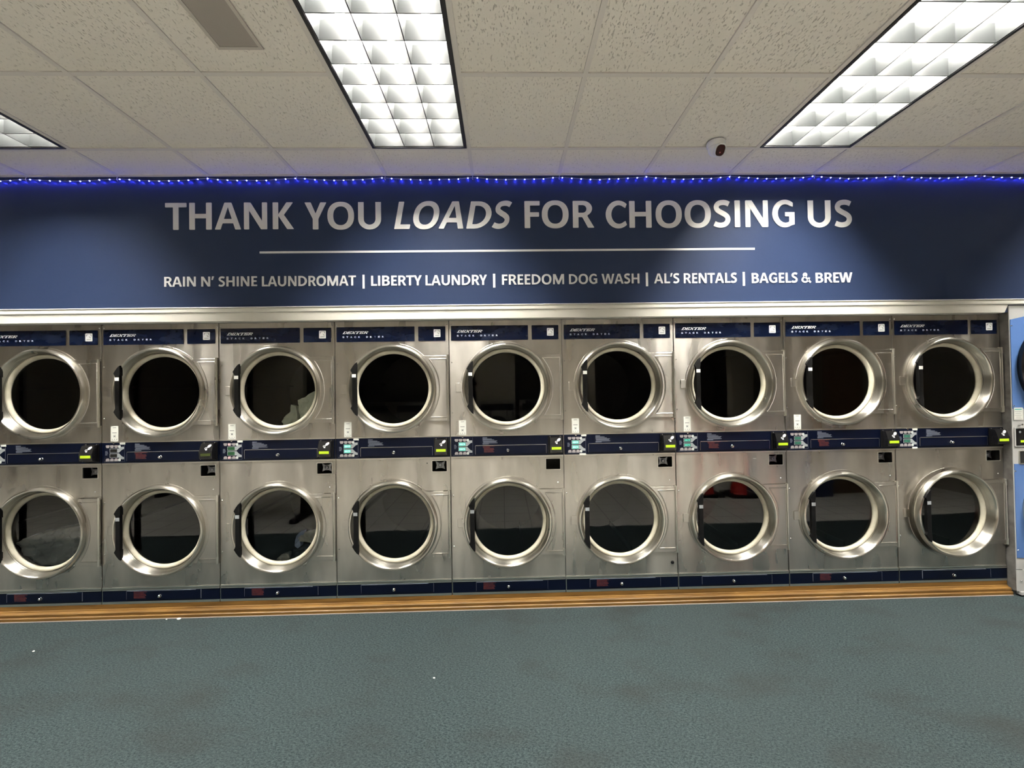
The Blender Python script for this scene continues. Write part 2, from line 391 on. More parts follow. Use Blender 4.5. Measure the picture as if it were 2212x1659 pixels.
# glyph: (advance width, left bearing, right bearing, [shapes]); a shape is a list of loops, the later ones holes
def _glyphs():
    s = .208
    G = {}
    G['T'] = (.80, 0, 0, [_r(0, .838, .80, 1), _r(.297, 0, .503, 1)])
    G['H'] = (.84, .105, .105, [_r(0, 0, s, 1), _r(.84-s, 0, .84, 1), _r(.1, .425, .74, .588)])
    G['I'] = (s, .105, .105, [_r(0, 0, s, 1)])
    G['L'] = (.60, .105, .01, [_r(0, 0, s, 1), _r(0, 0, .60, .165)])
    G['F'] = (.57, .105, .02, [_r(0, 0, s, 1), _r(0, .838, .57, 1), _r(.1, .42, .54, .58)])
    G['E'] = (.58, .105, .04, [_r(0, 0, s, 1), _r(0, .842, .57, 1), _r(.1, .435, .52, .59), _r(0, 0, .58, .158)])
    G['A'] = (.98, .01, .01, [[[(0, 0), (.362, 1), (.622, 1), (.98, 0), (.762, 0), (.686, .232), (.286, .232), (.212, 0)], [(.335, .392), (.636, .392), (.486, .845)]]])
    G['N'] = (.87, .105, .105, [_r(0, 0, .19, 1), _r(.68, 0, .87, 1), [[(.0, 1), (.245, 1), (.87, 0), (.635, 0)]]])
    G['M'] = (1.13, .105, .105, [_r(0, 0, .185, 1), _r(.945, 0, 1.13, 1), [[(0, 1), (.275, 1), (.565, .30), (.855, 1), (1.13, 1), (.66, 0), (.47, 0)]]])
    G['K'] = (.80, .105, 0, [_r(0, 0, s, 1), [[(.19, .52), (.52, 1), (.765, 1), (.41, .525)]], [[(.19, .53), (.41, .55), (.80, 0), (.545, 0)]]])
    G['Y'] = (.82, -.02, -.02, [[[(0, 1), (.232, 1), (.412, .585), (.592, 1), (.82, 1), (.514, .39), (.514, 0), (.306, 0), (.306, .39)]]])
    G['O'] = (1.0, .055, .055, [[_super(.5, .5, .5, .518), _super(.5, .5, .283, .350)]])
    G['U'] = (.86, .10, .10, [[[(0, 1), (0, .36)]+_arc(.43, .37, .43, .388, 180, 360)+[(.86, 1), (.652, 1)]+_arc(.43, .365, .222, .205, 360, 180)+[(.208, 1)]]])
    G['D'] = (.90, .105, .055, [[[(0, 0), (.31, 0)]+_arc(.31, .5, .59, .5, -90, 90)+[(0, 1)], [(s, .158)]+_arc(.31, .5, .372, .342, -90, 90)+[(s, .842)]]])
    G['S'] = (.66, .045, .045, [_stroke([(.595, .865), (.48, .915), (.34, .925), (.19, .885), (.115, .775), (.145, .655), (.28, .560), (.42, .485), (.53, .385), (.545, .245), (.455, .125), (.30, .078), (.15, .092), (.035, .140)], .188)])
    G['R'] = (.80, .105, .0, [[[(0, 0), (0, 1), (.38, 1)]+_arc(.38, .715, .345, .285, 90, -60)+[(.55, .42), (.80, 0), (.565, 0), (.355, .395), (s, .395), (s, 0)], [(s, .845)]+_arc(.37, .70, .145, .145, 90, -90, 8)+[(s, .555)]]])
    G['B'] = (.77, .105, .045, [[[(0, 0), (.40, 0)]+_arc(.40, .29, .37, .29, -90, 60)+[(.56, .53)]+_arc(.40, .755, .315, .245, -35, 90)+[(0, 1)], [(s, .60)]+_arc(.38, .72, .125, .122, -90, 90, 8)+[(s, .845)], [(s, .155)]+_arc(.40, .30, .155, .145, -90, 90, 8)+[(s, .45)]]])
    G['C'] = (.76, .055, .03, [[_arc(.48, .5, .48, .518, 48, 312, 30)+[(.745, .26)]+_arc(.50, .5, .285, .350, 305, 55, 24)+[(.745, .74)]]])
    G['G'] = (.86, .055, .10, [[_arc(.49, .5, .49, .518, 50, 300, 30)+[(.86, .09), (.86, .55), (.50, .55), (.50, .395), (.66, .395), (.66, .19)]+_arc(.51, .5, .295, .350, 300, 56, 24)+[(.80, .75)]]])
    G['W'] = (1.36, -.01, -.01, [[[(0, 1), (.215, 1), (.385, .25), (.575, 1), (.80, 1), (.985, .25), (1.15, 1), (1.36, 1), (1.09, 0), (.86, 0), (.68, .70), (.50, 0), (.26, 0)]]])
    G['&'] = (.98, .04, .02, [_stroke([(.95, .02), (.72, .26), (.45, .54), (.27, .70), (.25, .84), (.37, .925), (.50, .87), (.51, .75), (.40, .63), (.20, .50), (.105, .34), (.12, .19), (.26, .09), (.45, .08), (.64, .19), (.76, .36), (.80, .52)], .165)])
    G['’'] = (.24, .03, .03, [[[(.06, 1.02), (.24, 1.02), (.12, .66), (0, .66)]]])
    return G
_G = _glyphs()
def sign_word(t, x0, x1, z0, z1, y, th=.002, shear=0):
    shp, cx = [], 0
    prev = None
    for ch in t:
        w_, lb, rb, ss = _G[ch]
        if prev is not None: cx += prev + lb
        for loops in ss: shp.append([[(x+cx+shear*z, z) for x, z in _soft(lp)] for lp in loops])
        cx += w_; prev = rb
    a0 = min(p[0] for l_ in shp for lp in l_ for p in lp); a1 = max(p[0] for l_ in shp for lp in l_ for p in lp)
    k = (x1-x0)/(a1-a0)
    return [flat([[(x0+(x-a0)*k, z0+z*(z1-z0)) for x, z in lp] for lp in l_], y-.0006*(i % 4), y+th) for i, l_ in enumerate(shp)]

def slab_letters(word, x0, x1, z0, z1, y, th=.0012, shear=.45):
    """wide slab-serif capitals drawn with straight strokes"""
    G = {'D': [((0, 0), (.55, 0)), ((0, 1), (.55, 1)), ((.16, 0), (.16, 1)), ((.55, 0), (.86, .25)), ((.86, .25), (.86, .75)), ((.86, .75), (.55, 1))],
         'E': [((0, 0), (.8, 0)), ((0, 1), (.8, 1)), ((.16, 0), (.16, 1)), ((.16, .5), (.6, .5)), ((.8, 0), (.8, .26)), ((.8, 1), (.8, .76)), ((.6, .38), (.6, .62))],
         'X': [((.08, 0), (.85, 1)), ((.08, 1), (.85, 0)), ((0, 0), (.26, 0)), ((.66, 0), (.95, 0)), ((0, 1), (.26, 1)), ((.66, 1), (.95, 1))],
         'T': [((0, 1), (.9, 1)), ((.45, 0), (.45, 1)), ((.25, 0), (.65, 0)), ((0, 1), (0, .76)), ((.9, 1), (.9, .76))],
         'R': [((0, 1), (.6, 1)), ((.16, 0), (.16, 1)), ((0, 0), (.34, 0)), ((.6, 1), (.8, .86)), ((.8, .86), (.8, .62)), ((.8, .62), (.6, .46)), ((.6, .46), (.16, .46)), ((.5, .46), (.82, 0)), ((.76, 0), (.98, 0))]}
    V, F, cx = [], [], 0
    for ch in word:
        for (ax_, az_), (bx_, bz_) in G[ch]:
            d = Vector((bx_-ax_, bz_-az_)); L_ = d.length; d.normalize(); n = Vector((-d.y, d.x))
            hw = .13 if abs(d.x) < .5 else .10
            if abs(d.x) > .9: hw = .085
            q = [Vector((cx+ax_, az_)) - d*.03 + n*hw, Vector((cx+ax_, az_)) - d*.03 - n*hw, Vector((cx+bx_, bz_)) + d*.03 - n*hw, Vector((cx+bx_, bz_)) + d*.03 + n*hw]
            k = len(V); V += [(p.x + shear*p.y, p.y) for p in q]; F.append((k, k+1, k+2, k+3))
        cx += 1.08
    a0, a1 = min(v[0] for v in V), max(v[0] for v in V); c0, c1 = min(v[1] for v in V), max(v[1] for v in V)
    P = [(x0+(x-a0)/(a1-a0)*(x1-x0), z0+(z-c0)/(c1-c0)*(z1-z0)) for x, z in V]
    VV, FF = [], []
    for i in range(0, len(P), 4):
        k = len(VV)
        VV += [(x, y, z) for x, z in P[i:i+4]] + [(x, y+th, z) for x, z in P[i:i+4]]
        FF += [(k, k+1, k+2, k+3), (k+7, k+6, k+5, k+4)] + [(k+a, k+(a+1) % 4, k+4+(a+1) % 4, k+4+a) for a in range(4)]
    return VV, FF

def obj(name, shapes, m, parent=None, smooth=True, origin=(0, 0, 0), angle=35, recalc=True):
    """one mesh object out of shapes; vertices are given in the parent's frame, origin shifts the object's own origin"""
    if isinstance(shapes, tuple): shapes = [shapes]
    V, F = [], []
    for s in shapes:
        k = len(V); V += [(x-origin[0], y-origin[1], z-origin[2]) for x, y, z in s[0]]; F += [tuple(i+k for i in f) for f in s[1]]
    me = bpy.data.meshes.new(name); me.from_pydata(V, [], F); me.update()
    bm = bmesh.new(); bm.from_mesh(me)
    if recalc: bmesh.ops.recalc_face_normals(bm, faces=bm.faces)
    bm.to_mesh(me); bm.free()
    me.materials.append(M[m] if isinstance(m, str) else m)
    if smooth:
        me.shade_smooth(); me.set_sharp_from_angle(angle=math.radians(angle))
    o = bpy.data.objects.new(name, me); COL.objects.link(o); o.location = origin
    if parent: o.parent = parent
    return o
def empty(name, loc=(0, 0, 0)):
    o = bpy.data.objects.new(name, None); COL.objects.link(o); o.location = loc; o.empty_display_size = .1; return o
def tag(o, label=None, cat=None, group=None, kind=None):
    if label: o['label'] = label
    if cat: o['category'] = cat
    if group: o['group'] = group
    if kind: o['kind'] = kind
    return o
def struct(name, shapes, m, **k): return tag(obj(name, shapes, m, **k), kind='structure')
def kids(o): return [c for c in COL.objects if c.parent == o]
def copy_tree(o, parent=None):
    c = o.copy(); COL.objects.link(c); c.parent = parent
    for ch in kids(o): copy_tree(ch, c)
    return c
def setmat(o, m):
    o.material_slots[0].link = 'OBJECT'; o.material_slots[0].material = M[m]

# ------------------------------------------------------------------ the room
XL, XR, YB = -8.5, 6.6, -9.0
struct('floor', flat([[(XL, -1.58), (XR, -1.58), (XR, 1.0), (XL, 1.0)]], 0, .02), 'carpet')
bpy.data.objects['floor'].data.transform(Matrix(((1, 0, 0, 0), (0, 0, 1, 0), (0, -1, 0, 0), (0, 0, 0, 1))))   # stand to lie flat
struct('floor_tiled', box((XL, YB, -.05), (XR, -1.58, -.003)), 'tile')
struct('wall_left', box((XL-.1, YB, 0), (XL, 1, CH)), 'plaster')
struct('wall_right', box((XR, YB, 0), (XR+.1, 1, CH)), 'plaster')
struct('wall_front', box((XL, YB-.1, 0), (XR, YB, CH)), 'plasterdark')
struct('wall_back', box((XL, WY, 2.04), (XR, WY+.12, CH)), 'wall')
struct('wall_behind_dryers', box((XL, .98, 0), (XR, 1.05, CH)), 'plasterdark')

T = .6096; GX = -.1877; GY = -.371
FIX = {(c, r): (6 if c == 3 and r == 0 else 9) for r in (0, 3, 7, 11) for c in (-9, -5, -1, 3, 7)}   # column, first row: louver rows
holes = {(c, r+k) for (c, r) in FIX for k in (0, 1)}
def grid_x(c): return GX + T*c
def grid_y(r): return GY - T*r
# tiles: one sheet with openings where the light fixtures hang
shp = []
cz = CH+.006
for c in range(-14, 12):
    for r in range(-1, 15):
        if (c, r) in holes: continue
        x0, x1 = max(grid_x(c), XL), min(grid_x(c+1), XR)
        y1 = min(grid_y(r), WY) if r >= 0 else WY
        y0 = max(grid_y(r+1), YB)
        if x1 <= x0 or y1 <= y0: continue
        dz = .0 if random.random() < .75 else .0015
        shp.append(box((x0, y0, cz+dz), (x1, y1, cz+dz+.016)))
struct('ceiling', shp, 'ceiling', smooth=False, recalc=True)
bars = []
for c in range(-13, 12):
    x = grid_x(c)
    if XL < x < XR: bars.append(box((x-.012, YB, CH), (x+.012, WY, CH+.03)))
for r in range(0, 15):
    y = grid_y(r)
    if y < YB: break
    # cross tees stop where a fixture straddles them
    cuts = [c for (c, rr) in FIX if rr+1 == r]
    xs = XL
    for c in sorted(cuts):
        bars.append(box((xs, y-.012, CH+.0005), (grid_x(c), y+.012, CH+.029))); xs = grid_x(c+1)
    bars.append(box((xs, y-.012, CH+.0005), (XR, y+.012, CH+.029)))
bars.append(box((XL, WY-.012, CH-.001), (XR, WY, CH+.02)))
g = struct('trim_ceiling_grid', bars, 'tbar', smooth=False)

# white moulding above the dryers, with a mitred lower board
prof = [(WY, 2.134), (WY-.022, 2.134), (WY-.024, 2.129), (WY-.020, 2.126), (WY-.016, 2.125), (WY-.016, 2.122), (WY-.020, 2.120), (WY-.022, 2.100), (WY-.019, 2.096), (WY-.012, 2.094), (WY, 2.094)]
def extr(prof, x0, x1):
    n = len(prof); V = [(x0, y, z) for y, z in prof] + [(x1, y, z) for y, z in prof]
    F = [(i, (i+1) % n, n+(i+1) % n, n+i) for i in range(n)] + [tuple(range(n)), tuple(range(n, 2*n))[::-1]]
    return V, F
struct('trim_1', extr(prof, XL, XR), 'whitepaint', angle=25)
xe = 3.655
bv = [(XL, WY-.014, 2.037), (xe-.035, WY-.014, 2.037), (xe-.006, WY-.014, 2.094), (XL, WY-.014, 2.094), (XL, WY+.06, 2.037), (xe-.01, WY+.06, 2.037), (xe, WY+.06, 2.094), (XL, WY+.06, 2.094)]
struct('trim_2', (bv, [(0, 1, 2, 3), (4, 7, 6, 5), (0, 4, 5, 1), (3, 2, 6, 7), (1, 5, 6, 2), (0, 3, 7, 4)]), 'whitepaint', smooth=False)

# oak base under the dryers: board, stepped moulding, shoe
struct('baseboard_back', extr([(.0, .0), (-.004, .004), (-.004, .089), (.02, .089), (.02, 0)], XL, 3.652), 'oak', smooth=False)
struct('trim_3', [extr([(-.005, .004), (-.030, .004), (-.032, .044), (-.028, .049), (-.012, .052), (-.010, .058), (-.005, .060)], XL, 3.652),
                  extr([(-.031, .004), (-.040, .004), (-.040, .022), (-.036, .026), (-.031, .027)], XL, 3.652)], 'oak', angle=25)
struct('trim_4', extr([(-.030, 0), (-.043, 0), (-.043, .003), (-.041, .005), (-.030, .006)], XL, 3.652), 'caulk', smooth=False)
struct('plinth_under_dryers', box((XL, .03, .001), (3.65, .93, .088)), 'plasterdark', smooth=False)

# ------------------------------------------------------------------ ceiling lights
def make_light(rows):
    t = empty('ceiling_light')
    w_, l_ = T, 2*T                                     # local: x 0..w_, y 0..-l_, z 0 = ceiling face
    e = .016
    fr = [box((.013, -e-.012, -.004), (w_-.013, -.013, .002)), box((.013, -l_+.013, -.004), (w_-.013, -l_+e+.012, .002)),
          box((.013, -l_+e+.012, -.004), (e+.014, -e-.012, .002)), box((w_-e-.014, -l_+e+.012, -.004), (w_-.013, -e-.012, .002))]
    obj('frame', fr, 'fixframe', t, smooth=False)
    a = .03
    hs = [box((a-.004, -l_+a, .0), (a, -a, .14)), box((w_-a, -l_+a, .0), (w_-a+.004, -a, .14)), box((a, -a, .0), (w_-a, -a+.004, .14)),
          box((a, -l_+a-.004, .0), (w_-a, -l_+a, .14)), box((a-.004, -l_+a-.004, .14), (w_-a+.004, -a+.004, .144))]
    obj('housing', hs, 'fixture', t, smooth=False)
    V, F = [], []
    def blade(p, q, nrm, top, h):                       # V-shaped parabolic blade, thin edge down
        k = len(V); p, q, nrm = Vector(p), Vector(q), Vector(nrm)
        pr = [(.0022, 0), (top*.35, h*.4), (top, h), (-top, h), (-top*.35, h*.4), (-.0022, 0)]
        for e_ in (p, q):
            for d, z in pr: V.append(tuple(e_ + nrm*d + Vector((0, 0, z))))
        for i in range(6): F.append((k+i, k+(i+1) % 6, k+6+(i+1) % 6, k+6+i))
    h = .092
    for i in range(0, 4):
        x = a + (w_-2*a)*i/3
        blade((min(max(x, a+.001), w_-a-.001), -a, 0), (min(max(x, a+.001), w_-a-.001), -l_+a, 0), (1, 0, 0), .011, h)
    for j in range(0, rows+1):
        y = -a - (l_-2*a)*j/rows
        blade((a, y, .0008), (w_-a, y, .0008), (0, 1, 0), .009, h*.9)
    obj('louver', (V, F), 'louver', t, angle=50, recalc=True)
    for i in range(3):
        x = a + (w_-2*a)*(i+.5)/3
        tb = obj('tube', rod((x, -a-.03, .116), (x, -l_+a+.03, .116), .0190, 14), 'tube', t)
        obj('tube_cap', [rod((x, -a-.004, .116), (x, -a-.03, .116), .0193, 14), rod((x, -l_+a+.004, .116), (x, -l_+a+.03, .116), .0193, 14)], 'white', tb)
    return t
base9 = make_light(9); base6 = make_light(6)
names = {(-5, 0): 'fluorescent ceiling light cut off by the left picture edge, only a corner showing',
         (-1, 0): 'fluorescent ceiling light above the word YOU, with nine short louver rows',
         (3, 0): 'fluorescent ceiling light near the security camera, with longer louver cells',
         (-9, 0): 'fluorescent ceiling light beyond the left end of the lettered wall',
         (7, 0): 'fluorescent ceiling light above the blue dryer end of the room'}
used = set()
for (c, r), n in FIX.items():
    b = base6 if n == 6 else base9
    if n not in used: o = b; used.add(n)
    else: o = copy_tree(b)
    o.location = (grid_x(c), grid_y(r), CH)
    if r > 0:
        for tb in kids(o):
            if tb.name.split('.')[0] == 'tube': setmat(tb, 'tube_rear')
    if (c, r) in names: tag(o, names[(c, r)], 'ceiling light', 'recessed fluorescent ceiling lights')
    else: tag(o, 'recessed fluorescent light in the ceiling of the dim rear part of the room', 'ceiling light', 'ceiling lights in the rear of the room')

# grey strip vent in the middle of a tile
v = empty('ceiling_vent', (-1.125, -1.125, CH+.004)); tag(v, 'long narrow grey vent panel in a ceiling tile left of the middle light', 'vent')
obj('frame', [box((-.098, -.36, -.006), (-.083, 0, .004)), box((.083, -.36, -.006), (.098, 0, .004)), box((-.083, -.015, -.006), (.083, 0, .004)), box((-.083, -.36, -.006), (.083, -.345, .004))], 'ventframe', v, smooth=False)
obj('face_panel', box((-.083, -.345, -.003), (.083, -.015, .003)), 'vent', v, smooth=False)

# ------------------------------------------------------------------ security camera
sc = empty('security_camera', (1.345, -.435, CH)); tag(sc, 'small white turret security camera with dark red lens window on the ceiling', 'camera')
def lathez(prof, n=40):
    V, F = [], []
    k = len(prof)
    for i in range(n):
        a_ = 2*PI*i/n
        for r, z in prof: V.append((r*math.cos(a_), r*math.sin(a_), z))
    for i in range(n):
        j = (i+1) % n
        for q in range(k-1): F.append((i*k+q, i*k+q+1, j*k+q+1, j*k+q))
    return V, F
obj('base', lathez([(0, 0), (.052, 0), (.055, -.006), (.053, -.022), (.048, -.032), (.044, -.034)]), 'white', sc)
def ball(r, c, n=28, sx=1, sy=1, sz=1):
    V, F = [], []
    for i in range(n//2+1):
        th = PI*i/(n//2)
        for j in range(n):
            ph = 2*PI*j/n; V.append((c[0]+r*sx*math.sin(th)*math.cos(ph), c[1]+r*sy*math.sin(th)*math.sin(ph), c[2]+r*sz*math.cos(th)))
    for i in range(n//2):
        for j in range(n): F.append((i*n+j, (i+1)*n+j, (i+1)*n+(j+1) % n, i*n+(j+1) % n))
    return V, F
obj('eyeball_housing', ball(.046, (0, 0, -.040)), 'white', sc)
M['lenswin'] = mat('dark_red_acrylic', (.022, .0025, .003), .15, spec=.3)
M['lenscore'] = mat('lens_glint', (.35, .12, .12), .2)
dv = Vector((.18, -.80, -.58)).normalized()
def orient(s, c, d, tw=0):
    """turn a plate built facing -y so that it faces d, centred on c"""
    q = Vector((0, -1, 0)).rotation_difference(d)
    return [tuple(q @ Vector(v_) + Vector(c)) for v_ in s[0]], s[1]
cc = Vector((0, 0, -.040))
obj('visor_ring', orient(flat([rect(-.036, -.036, .036, .036, .030, 8), rect(-.031, -.033, .031, .029, .024, 8)], -.006, .022, .002), cc+dv*.043, dv), 'white', sc)
lw = obj('lens_window', orient(flat([rect(-.029, -.032, .029, .028, .022, 8)], -.0015, .012, .001), cc+dv*.0465, dv), 'lenswin', sc)
obj('lens', orient(disc(.0045, -.0022, (0, -.014), 16), cc+dv*.0465, dv), 'lenscore', lw)

# ------------------------------------------------------------------ painted-wall lettering (vinyl, on the wall face)
top_words = [('THANK', -2.315, -1.436, 2.676, 2.863), ('YOU', -1.36, -.832, 2.673, 2.862), ('LOADS', -.741, .087, 2.672, 2.864),
             ('FOR', .173, .665, 2.673, 2.864), ('CHOOSING', .749, 2.107, 2.670, 2.861), ('US', 2.205, 2.526, 2.667, 2.859)]
low_words = [('RAIN', -2.323, -2.109, 2.282, 2.350), ('N’', -2.072, -1.985, 2.281, 2.349), ('SHINE', -1.955, -1.691, 2.280, 2.349),
             ('LAUNDROMAT', -1.658, -1.011, 2.278, 2.348), ('|', -.966, -.952, 2.257, 2.353), ('LIBERTY', -.906, -.555, 2.275, 2.345), ('LAUNDRY', -.528, -.099, 2.274, 2.345),
             ('|', -.056, -.040, 2.255, 2.352), ('FREEDOM', .007, .445, 2.274, 2.345), ('DOG', .480, .680, 2.274, 2.344), ('WASH', .712, .981, 2.274, 2.344),
             ('|', 1.027, 1.043, 2.254, 2.351), ('AL’S', 1.086, 1.266, 2.273, 2.343), ('RENTALS', 1.298, 1.679, 2.272, 2.343), ('|', 1.723, 1.739, 2.251, 2.349),
             ('BAGELS', 1.788, 2.119, 2.269, 2.340), ('&', 2.149, 2.219, 2.268, 2.339), ('BREW', 2.252, 2.518, 2.267, 2.338)]
hd = empty('headline_lettering', (0, WY, 2.67)); tag(hd, 'large white headline THANK YOU LOADS FOR CHOOSING US on the navy wall', 'lettering')
for t, a, b, c, d in top_words:
    obj('word', [move(q, (0, -WY, -2.67)) for q in sign_word(t, a, b, c, d, WY-.0035, .002, .20 if t == 'LOADS' else 0)], 'letter', hd, smooth=False, recalc=False)
nm = empty('business_names_lettering', (0, WY, 2.27)); tag(nm, 'small white line of five business names along the bottom of the navy wall', 'lettering')
for t, a, b, c, d in low_words:
    s = [box((a, WY-.002, c), (b, WY, d))] if t == '|' else sign_word(t, a, b, c, d, WY-.0035, .002)
    obj('divider_bar' if t == '|' else 'word', [move(q, (0, -WY, -2.27)) for q in s], 'letter', nm, smooth=False, recalc=False)
tag(obj('divider_line', box((-1.673, WY-.002, 2.508), (1.815, WY, 2.522)), 'letter', smooth=False), 'thin white horizontal line between the headline and the business names', 'line')

# ------------------------------------------------------------------ blue string lights under the ceiling edge
sl = empty('string_lights', (0, WY, CH)); tag(sl, 'string of small blue lights sagging along the top of the navy wall', 'string lights')
PITCH = .0664
pts, xs = [], []
k0 = -72
for k in range(k0, 74):
    x = -.221 + PITCH*k
    u = ((x-GX)/T) % 1.0
    z = -.0195 - .017*(1-(2*u-1)**2)**.9 + random.uniform(-.0015, .0015)
    pts.append((x, -.016 + random.uniform(-.003, .003), z))
path = []
for a_, b_ in zip(pts, pts[1:]):
    path += [a_]
obj('wire', sweep([(x, y, z) for x, y, z in pts], .0016, 6), 'wire', sl)
bulb = None
vis = [p for p in pts if -3.72 < p[0] < 3.85]
far_l, near = [], []
vis.sort(key=lambda p: abs(p[0]))
rest = vis[100:] + [p for p in pts if not (-3.72 < p[0] < 3.85)]
def cap_bulb(me):
    me.materials.append(M['wire'])                 # opaque cap added over each bulb to hold its light off the ceiling
    for k_, p_ in enumerate(me.polygons):
        if k_ % 50 < 30: p_.material_index = 1
proto = obj('bulb', [ball(.0042, (0, 0, 0), 10, 1.0, 1, 1.2)], 'led', sl); cap_bulb(proto.data)
for i, p in enumerate(vis[:100]):
    o = proto if i == 0 else proto.copy()
    if i: COL.objects.link(o); o.parent = sl
    o.location = p
rb = obj('end_bulbs', [ball(.0042, p, 10, 1, 1, 1.2) for p in rest], 'led', sl); rb['kind'] = 'stuff'; cap_bulb(rb.data)
obj('hook', [sweep([(grid_x(c)+.004, -.003, -.001), (grid_x(c)+.002, -.015, -.008), (grid_x(c), -.020, -.018), (grid_x(c)-.003, -.017, -.030), (grid_x(c)+.002, -.013, -.036)], .0022, 6) for c in range(-8, 8)], 'wire', sl)

# ------------------------------------------------------------------ the stack dryer
def collar_loop(R, zc, cx=.402):
    """round collar with a small latch tab on its left"""
    o = []
    n = 120
    a_t = math.asin(.030/R)
    for i in range(n+1):
        a_ = -PI + a_t + (2*PI-2*a_t)*i/n
        o.append((cx+R*math.cos(a_), zc+R*math.sin(a_)))
    o += [(cx-R-.006, zc+.030+.004), (.046, zc+.034), (.043, zc+.030), (.043, zc-.026), (.046, zc-.030), (cx-R-.006, zc-.030)]
    return o
def make_dryer():
    t = empty('stack_dryer')
    ZB, ZT = .0895, 2.034
    wd = .8035
    UC, LC, CX = 1.555, .595, .402
    # --- cabinet shell and front sheets
    wall_ = [box((0, .004, ZB), (.004, .86, ZT)), box((wd-.004, .004, ZB), (wd, .86, ZT)), box((0, .004, ZT-.004), (wd, .86, ZT)), box((0, .855, ZB), (wd, .86, ZT)), box((0, .004, ZB), (wd, .86, ZB+.004))]
    up = flat([rect(.0015, 1.2155, wd-.0015, ZT, .004), circ(.281, (CX, UC))], 0, .004, .001)
    lo = flat([rect(.0015, .2035, wd-.0015, 1.0560, .004), circ(.281, (CX, LC)), rect(.676, .963, .779, 1.039, .004)], 0, .004, .001)
    obj('cabinet', wall_ + [up, lo], 'steel', t, angle=30)
    # bright folded edges along the bands
    for q in (box((.002, -.004, 1.2075), (wd-.002, .004, 1.2155)), box((.002, -.004, 1.0560), (wd-.002, .004, 1.0655)), box((.002, -.006, .1830), (wd-.002, .004, .1905)),
              box((.002, -.004, .1935), (wd-.002, .004, .2035)), box((.002, -.004, .0905), (wd-.002, .004, .1065)), box((.0008, -.003, .1070), (.0045, .004, .1825))):
        obj('edge_strip', q, 'steel_edge', t, smooth=False)
    # --- plates at the top
    p1 = obj('name_plate', flat([rect(.0134, 1.890, .563, 1.9955, .004)], -.0035, 0, .0008), 'navy', t)
    obj('brand_lettering', [slab_letters('DEXTER', .0558, .2392, 1.9463, 1.9648, -.0045)], 'white', p1, smooth=False)
    obj('model_lettering', [text(ch, .0555+.0278*i, .0555+.0278*i+.0128, 1.9190, 1.9300, -.0042, .0008, bold=.03) for i, ch in enumerate('STACK DRYER') if ch != ' '], 'letter2', p1, smooth=False, recalc=False)
    p2 = obj('emblem_plate', flat([rect(.5888, 1.891, .7814, 1.9935, .004)], -.0035, 0, .0008), 'navy', t)
    e0, e1, f0, f1 = .6987, .7465, 1.9175, 1.9725
    obj('emblem', flat([rect(e0, f0, e1, f1, .004)], -.0045, -.003), 'white', p2)
    def em(pts): return [(e0+(x-780)/545*(e1-e0), f1-(y-330)/600*(f1-f0)) for x, y in pts]
    obj('horse_head_mark', [flat([em([(895, 405), (985, 405), (905, 500), (865, 580), (848, 545), (870, 440)])], -.0051, -.0045), flat([em([(960, 400), (1200, 400), (1200, 422), (960, 422)])], -.0051, -.0045),
                            flat([em([(1182, 405), (1252, 405), (1255, 595), (1236, 600), (1200, 500)])], -.0051, -.0045), flat([em([(1072, 540), (1112, 556), (1172, 645), (1245, 655), (1242, 698), (1150, 702), (1108, 620)])], -.0051, -.0045)], 'inkgrey', p2, smooth=False)
    obj('emblem_caption', flat([em([(880, 780), (1245, 780), (1245, 838), (880, 838)])], -.0049, -.0045), 'silverprint', p2, smooth=False)
    for sx, sz in ((.0150, 2.008), (.7915, 2.008), (.016, 1.735), (.0155, 1.376), (.016, .790), (.0165, .432), (.7606, .868)):
        obj('screw', lathe([(.0002, -.0045), (.003, -.004), (.0048, -.002), (.005, 0)], (sx, sz), 14), 'chrome', t)
    # --- doors
    def door(zc, ribbed):
        # fixed collar pressed into the cabinet face
        obj('door_collar', [flat([collar_loop(.3245, zc), circ(.300, (CX, zc))], -.006, 0, .002), lathe([(.281, .004), (.286, -.006), (.300, -.006)], (CX, zc))], 'steel', t, angle=30)
        hx = .796
        og = (hx, 0, zc)
        ring = [(.3120, -.007), (.3125, -.020), (.3110, -.030), (.3070, -.0365), (.3010, -.0395), (.2950, -.0385), (.2905, -.0345), (.2880, -.028), (.2780, .006), (.2735, .022), (.2700, .026)]
        # flap reaching to the hinge
        ang = [math.radians(x) for x in range(-50, 51, 4)]
        Rf = .309
        fl = [(CX+Rf*math.cos(a_), zc+Rf*math.sin(a_)) for a_ in ang if abs(Rf*math.sin(a_)) < .2295]
        lo_, hi_ = zc-.2325, zc+.2305
        loop = [(CX+math.sqrt(Rf*Rf-.2325**2), lo_), (.8025, lo_), (.8025, hi_), (CX+math.sqrt(Rf*Rf-.2305**2), hi_)] + fl[::-1]
        r2 = .334
        arc = [(CX+r2*math.cos(math.radians(x)), -.0135, zc+r2*math.sin(math.radians(x))) for x in range(-38, 39, 2)]
        d = obj('door', [lathe(ring, (CX, zc), 128), lathe([(.3120, -.007), (.281, -.0065)], (CX, zc))], 'steel_ring', t, origin=og, angle=28)
        obj('hinge_flap', [move(flat([loop], -.0135, -.0065, .0015), (-hx, 0, -zc))], 'steel', d, angle=30)
        zt_, zb_ = zc+r2*math.sin(math.radians(38)), zc-r2*math.sin(math.radians(38))
        obj('embossed_rib', [move(sweep([p for p in arc], .0042, 8), (-hx, 0, -zc)), move(sweep([(CX+r2*math.cos(math.radians(38)), -.0135, zt_), (.785, -.0135, zt_+.001), (.787, -.0135, zt_-.002), (.787, -.0135, zb_+.002), (.785, -.0135, zb_), (CX+r2*math.cos(math.radians(38)), -.0135, zb_)], .0036, 8), (-hx, 0, -zc))], 'steel', d)
